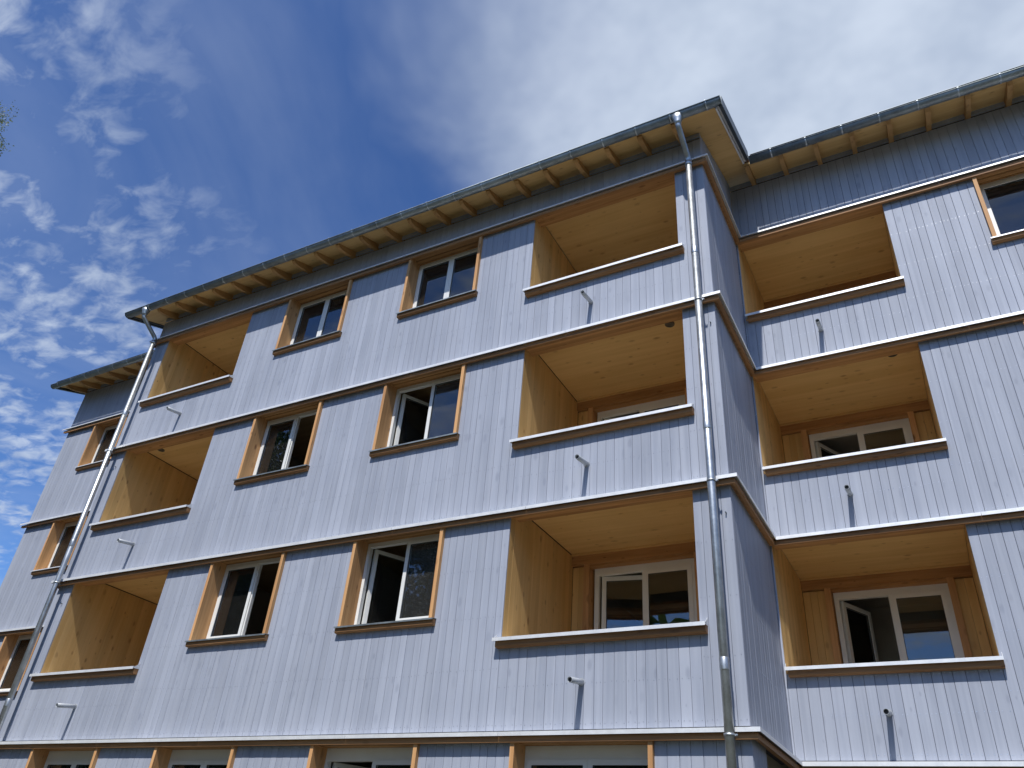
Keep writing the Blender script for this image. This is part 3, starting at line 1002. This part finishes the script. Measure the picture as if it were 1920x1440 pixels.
# ------------------------------------------------------------------ trees
def tree(name, label, pos, height, crown_c, crown_r, n_limb, n_leaf, leaf, bark, lm, seed, droop=0.35, extra=()):
    rg = random.Random(seed); nr = np.random.default_rng(seed)
    root = bpy.data.objects.new(name, None); root.location = pos; col.objects.link(root)
    root['label'] = label; root['category'] = 'tree'
    P0 = Vector(pos)
    tr = MB()
    top = Vector((crown_c[0], crown_c[1], crown_c[2] + crown_r[2] * 0.8))
    path = []
    for i in range(9):
        t = i / 8
        path.append(P0.lerp(top, t) + Vector((rg.uniform(-.25, .25), rg.uniform(-.25, .25), 0)) * (t * (1 - t) * 3))
    r0 = height * 0.016
    tr.tube([p - P0 for p in path], [r0 * (1 - .92 * i / 8) for i in range(9)], 10)
    tips = []
    for i in range(n_limb):
        t = rg.uniform(0.35, 0.97)
        s = P0.lerp(top, t)
        th = rg.uniform(0, 2 * math.pi); el = rg.uniform(-.7, 1)
        q = Vector((math.cos(th) * math.cos(el), math.sin(th) * math.cos(el), math.sin(el)))
        k = rg.uniform(0.55, 1.0)
        e = Vector((crown_c[0] + q.x * crown_r[0] * k, crown_c[1] + q.y * crown_r[1] * k, crown_c[2] + q.z * crown_r[2] * k))
        if e.z < s.z - 1.5: s = P0.lerp(top, max(.3, t - .2))
        tips.append((s, e))
    anchors = []
    for s, e in tips:
        mid = s.lerp(e, 0.55) + Vector((0, 0, (e - s).length * 0.16))
        end = e - Vector((0, 0, droop * rg.uniform(.2, 1)))
        pts = [s, s.lerp(mid, .6), mid, mid.lerp(end, .6), end]
        rb = r0 * 0.22
        tr.tube([p - P0 for p in pts], [rb, rb * .7, rb * .45, rb * .25, rb * .1], 5)
        for a, b, w in ((pts[1], mid, 1), (mid, pts[3], 2), (pts[3], end, 3)):
            for _ in range(w * 2):
                c = a.lerp(b, rg.random())
                tw = c + Vector((rg.gauss(0, .55), rg.gauss(0, .55), rg.gauss(-.25, .45))) * (crown_r[0] / 4.0)
                tr.tube([c - P0, c.lerp(tw, .6) - P0 + Vector((0, 0, .08)), tw - P0], [rb * .16, rb * .1, rb * .05], 3)
                anchors.append((c, tw))
    for e, sp in extra:
        e = Vector(e); s = P0.lerp(top, 0.72)
        mid = s.lerp(e, .6) + Vector((0, 0, .35))
        tr.tube([p - P0 for p in (s, s.lerp(mid, .6), mid, e)], [r0 * .15, r0 * .1, r0 * .05, r0 * .012], 5)
        for _ in range(13):
            c = e + Vector((rg.gauss(0, sp), rg.gauss(0, sp), rg.gauss(0, sp * .8)))
            tw = c + Vector((rg.gauss(0, .12), rg.gauss(0, .12), rg.gauss(-.12, .1)))
            tr.tube([e.lerp(c, .3) - P0, c - P0, tw - P0], [r0 * .012, r0 * .008, r0 * .004], 3)
            anchors.append((c, tw))
    to = tr.build('trunk', bark, None); to.parent = root
    # leaves: small folded blades strung along the twigs
    A = np.array([list(a) for a, b in anchors]); B = np.array([list(b) for a, b in anchors])
    idx = nr.integers(0, len(anchors), n_leaf)
    tt = nr.uniform(0.1, 1.15, (n_leaf, 1))
    c = A[idx] * (1 - tt) + B[idx] * tt + nr.normal(0, 0.13 * crown_r[0] / 4.0, (n_leaf, 3)) - np.array(P0)
    c[:, 2] -= nr.uniform(0, droop * .5, n_leaf)
    d1 = nr.normal(0, 1, (n_leaf, 3)); d1[:, 2] -= 0.6
    d1 /= np.linalg.norm(d1, axis=1)[:, None]
    d2 = np.cross(d1, nr.normal(0, 1, (n_leaf, 3))); d2 /= np.linalg.norm(d2, axis=1)[:, None]
    nn = np.cross(d1, d2)
    s = (leaf * nr.uniform(.6, 1.25, n_leaf))[:, None]
    v = np.stack([c - d1 * s * .5, c + d2 * s * .33 + nn * s * .1, c + d1 * s * .5, c - d2 * s * .33 + nn * s * .1], 1).reshape(-1, 3)
    f = []
    for i in range(n_leaf):
        o = 4 * i; f.append((o, o + 1, o + 2)); f.append((o, o + 2, o + 3))
    me = bpy.data.meshes.new('crown'); me.from_pydata(v.tolist(), [], f); me.materials.append(M[lm]); me.update()
    co = bpy.data.objects.new('crown', me); col.objects.link(co); co.parent = root
    return root


tip = CPOS + pixel_ray(-4, 210) * 31.0
tip2 = CPOS + pixel_ray(-5, 264) * 31.0
cc = CPOS + pixel_ray(-300, 420) * 31.0
tree('birch_tree', 'tall birch tree whose twigs reach in at the picture edge beside the sky', (cc.x, cc.y, GZ), 22, tuple(cc), (3.4, 3.4, 5.0), 60, 30000, 0.065, 'bark', 'leaf', 3, 0.9,
     extra=[(tuple(tip), .15), (tuple(tip2), .05)])
tree('lime_tree', 'broad dark leafy tree mirrored in the leftmost windows', (-23.5, -15.0, GZ), 23, (-23.5, -15.0, 9.0), (6.0, 6.0, 9.5), 90, 48000, 0.23, 'bark2', 'leaf2', 11, 0.4)
tree('maple_tree', 'tall leafy tree mirrored in the windows beside the balconies', (-15.0, -19.5, GZ), 23, (-15.0, -19.5, 9.5), (5.6, 5.6, 10.0), 90, 48000, 0.23, 'bark2', 'leaf2', 12, 0.4)
tree('hornbeam_tree', 'smaller leafy tree mirrored in the low balcony doors', (-8.0, -21.5, GZ), 13, (-8.0, -21.5, 4.0), (4.2, 4.2, 5.6), 70, 34000, 0.17, 'bark2', 'leaf2', 14, 0.4)


# ------------------------------------------------------------------ unseen wood, added to block low sky light on the upper walls
def added_treeline(spots, seed):
    nr = np.random.default_rng(seed)
    vs = []
    for x, y, h, r in spots:
        n = 700
        d = nr.normal(0, 1, (n, 3)); d /= np.linalg.norm(d, axis=1)[:, None]
        k = nr.uniform(0.55, 1.0, (n, 1))
        lump = 1 + 0.22 * np.sin(d[:, :1] * 5 + x) * np.cos(d[:, 1:2] * 4 + y)
        c = np.array([x, y, GZ + h * 0.52]) + d * k * lump * np.array([r, r, h * 0.48])
        a = nr.normal(0, 1, (n, 3)); a /= np.linalg.norm(a, axis=1)[:, None]
        b = np.cross(a, nr.normal(0, 1, (n, 3))); b /= np.linalg.norm(b, axis=1)[:, None]
        q = nr.uniform(.5, 1.1, (n, 1))
        vs.append(np.stack([c - a * q, c + b * q * .7, c + a * q, c - b * q * .7], 1).reshape(-1, 3))
    v = np.concatenate(vs)
    f = [(4 * i, 4 * i + 1, 4 * i + 2, 4 * i + 3) for i in range(len(v) // 4)]
    me = bpy.data.meshes.new('added_treeline'); me.from_pydata(v.tolist(), [], f); me.materials.append(M['leaf2']); me.update()
    o = bpy.data.objects.new('added_treeline', me); col.objects.link(o)
    o['kind'] = 'stuff'; o['label'] = 'unseen green wood added behind the viewer to block low sky light, mirrored dimly in the glass'; o['category'] = 'wood'


rt = random.Random(5)
spots = []
for x in list(range(-86, -12, 6)) + list(range(12, 90, 6)):
    spots.append((x + rt.uniform(-2, 2), -40 + rt.uniform(-5, 5), rt.uniform(18, 25), rt.uniform(4, 5.5)))
for y in range(-34, 30, 6):
    spots.append((-80 + rt.uniform(-4, 4), y, rt.uniform(18, 25), 5)); spots.append((78 + rt.uniform(-4, 4), y, rt.uniform(18, 25), 5))
added_treeline(spots, 21)
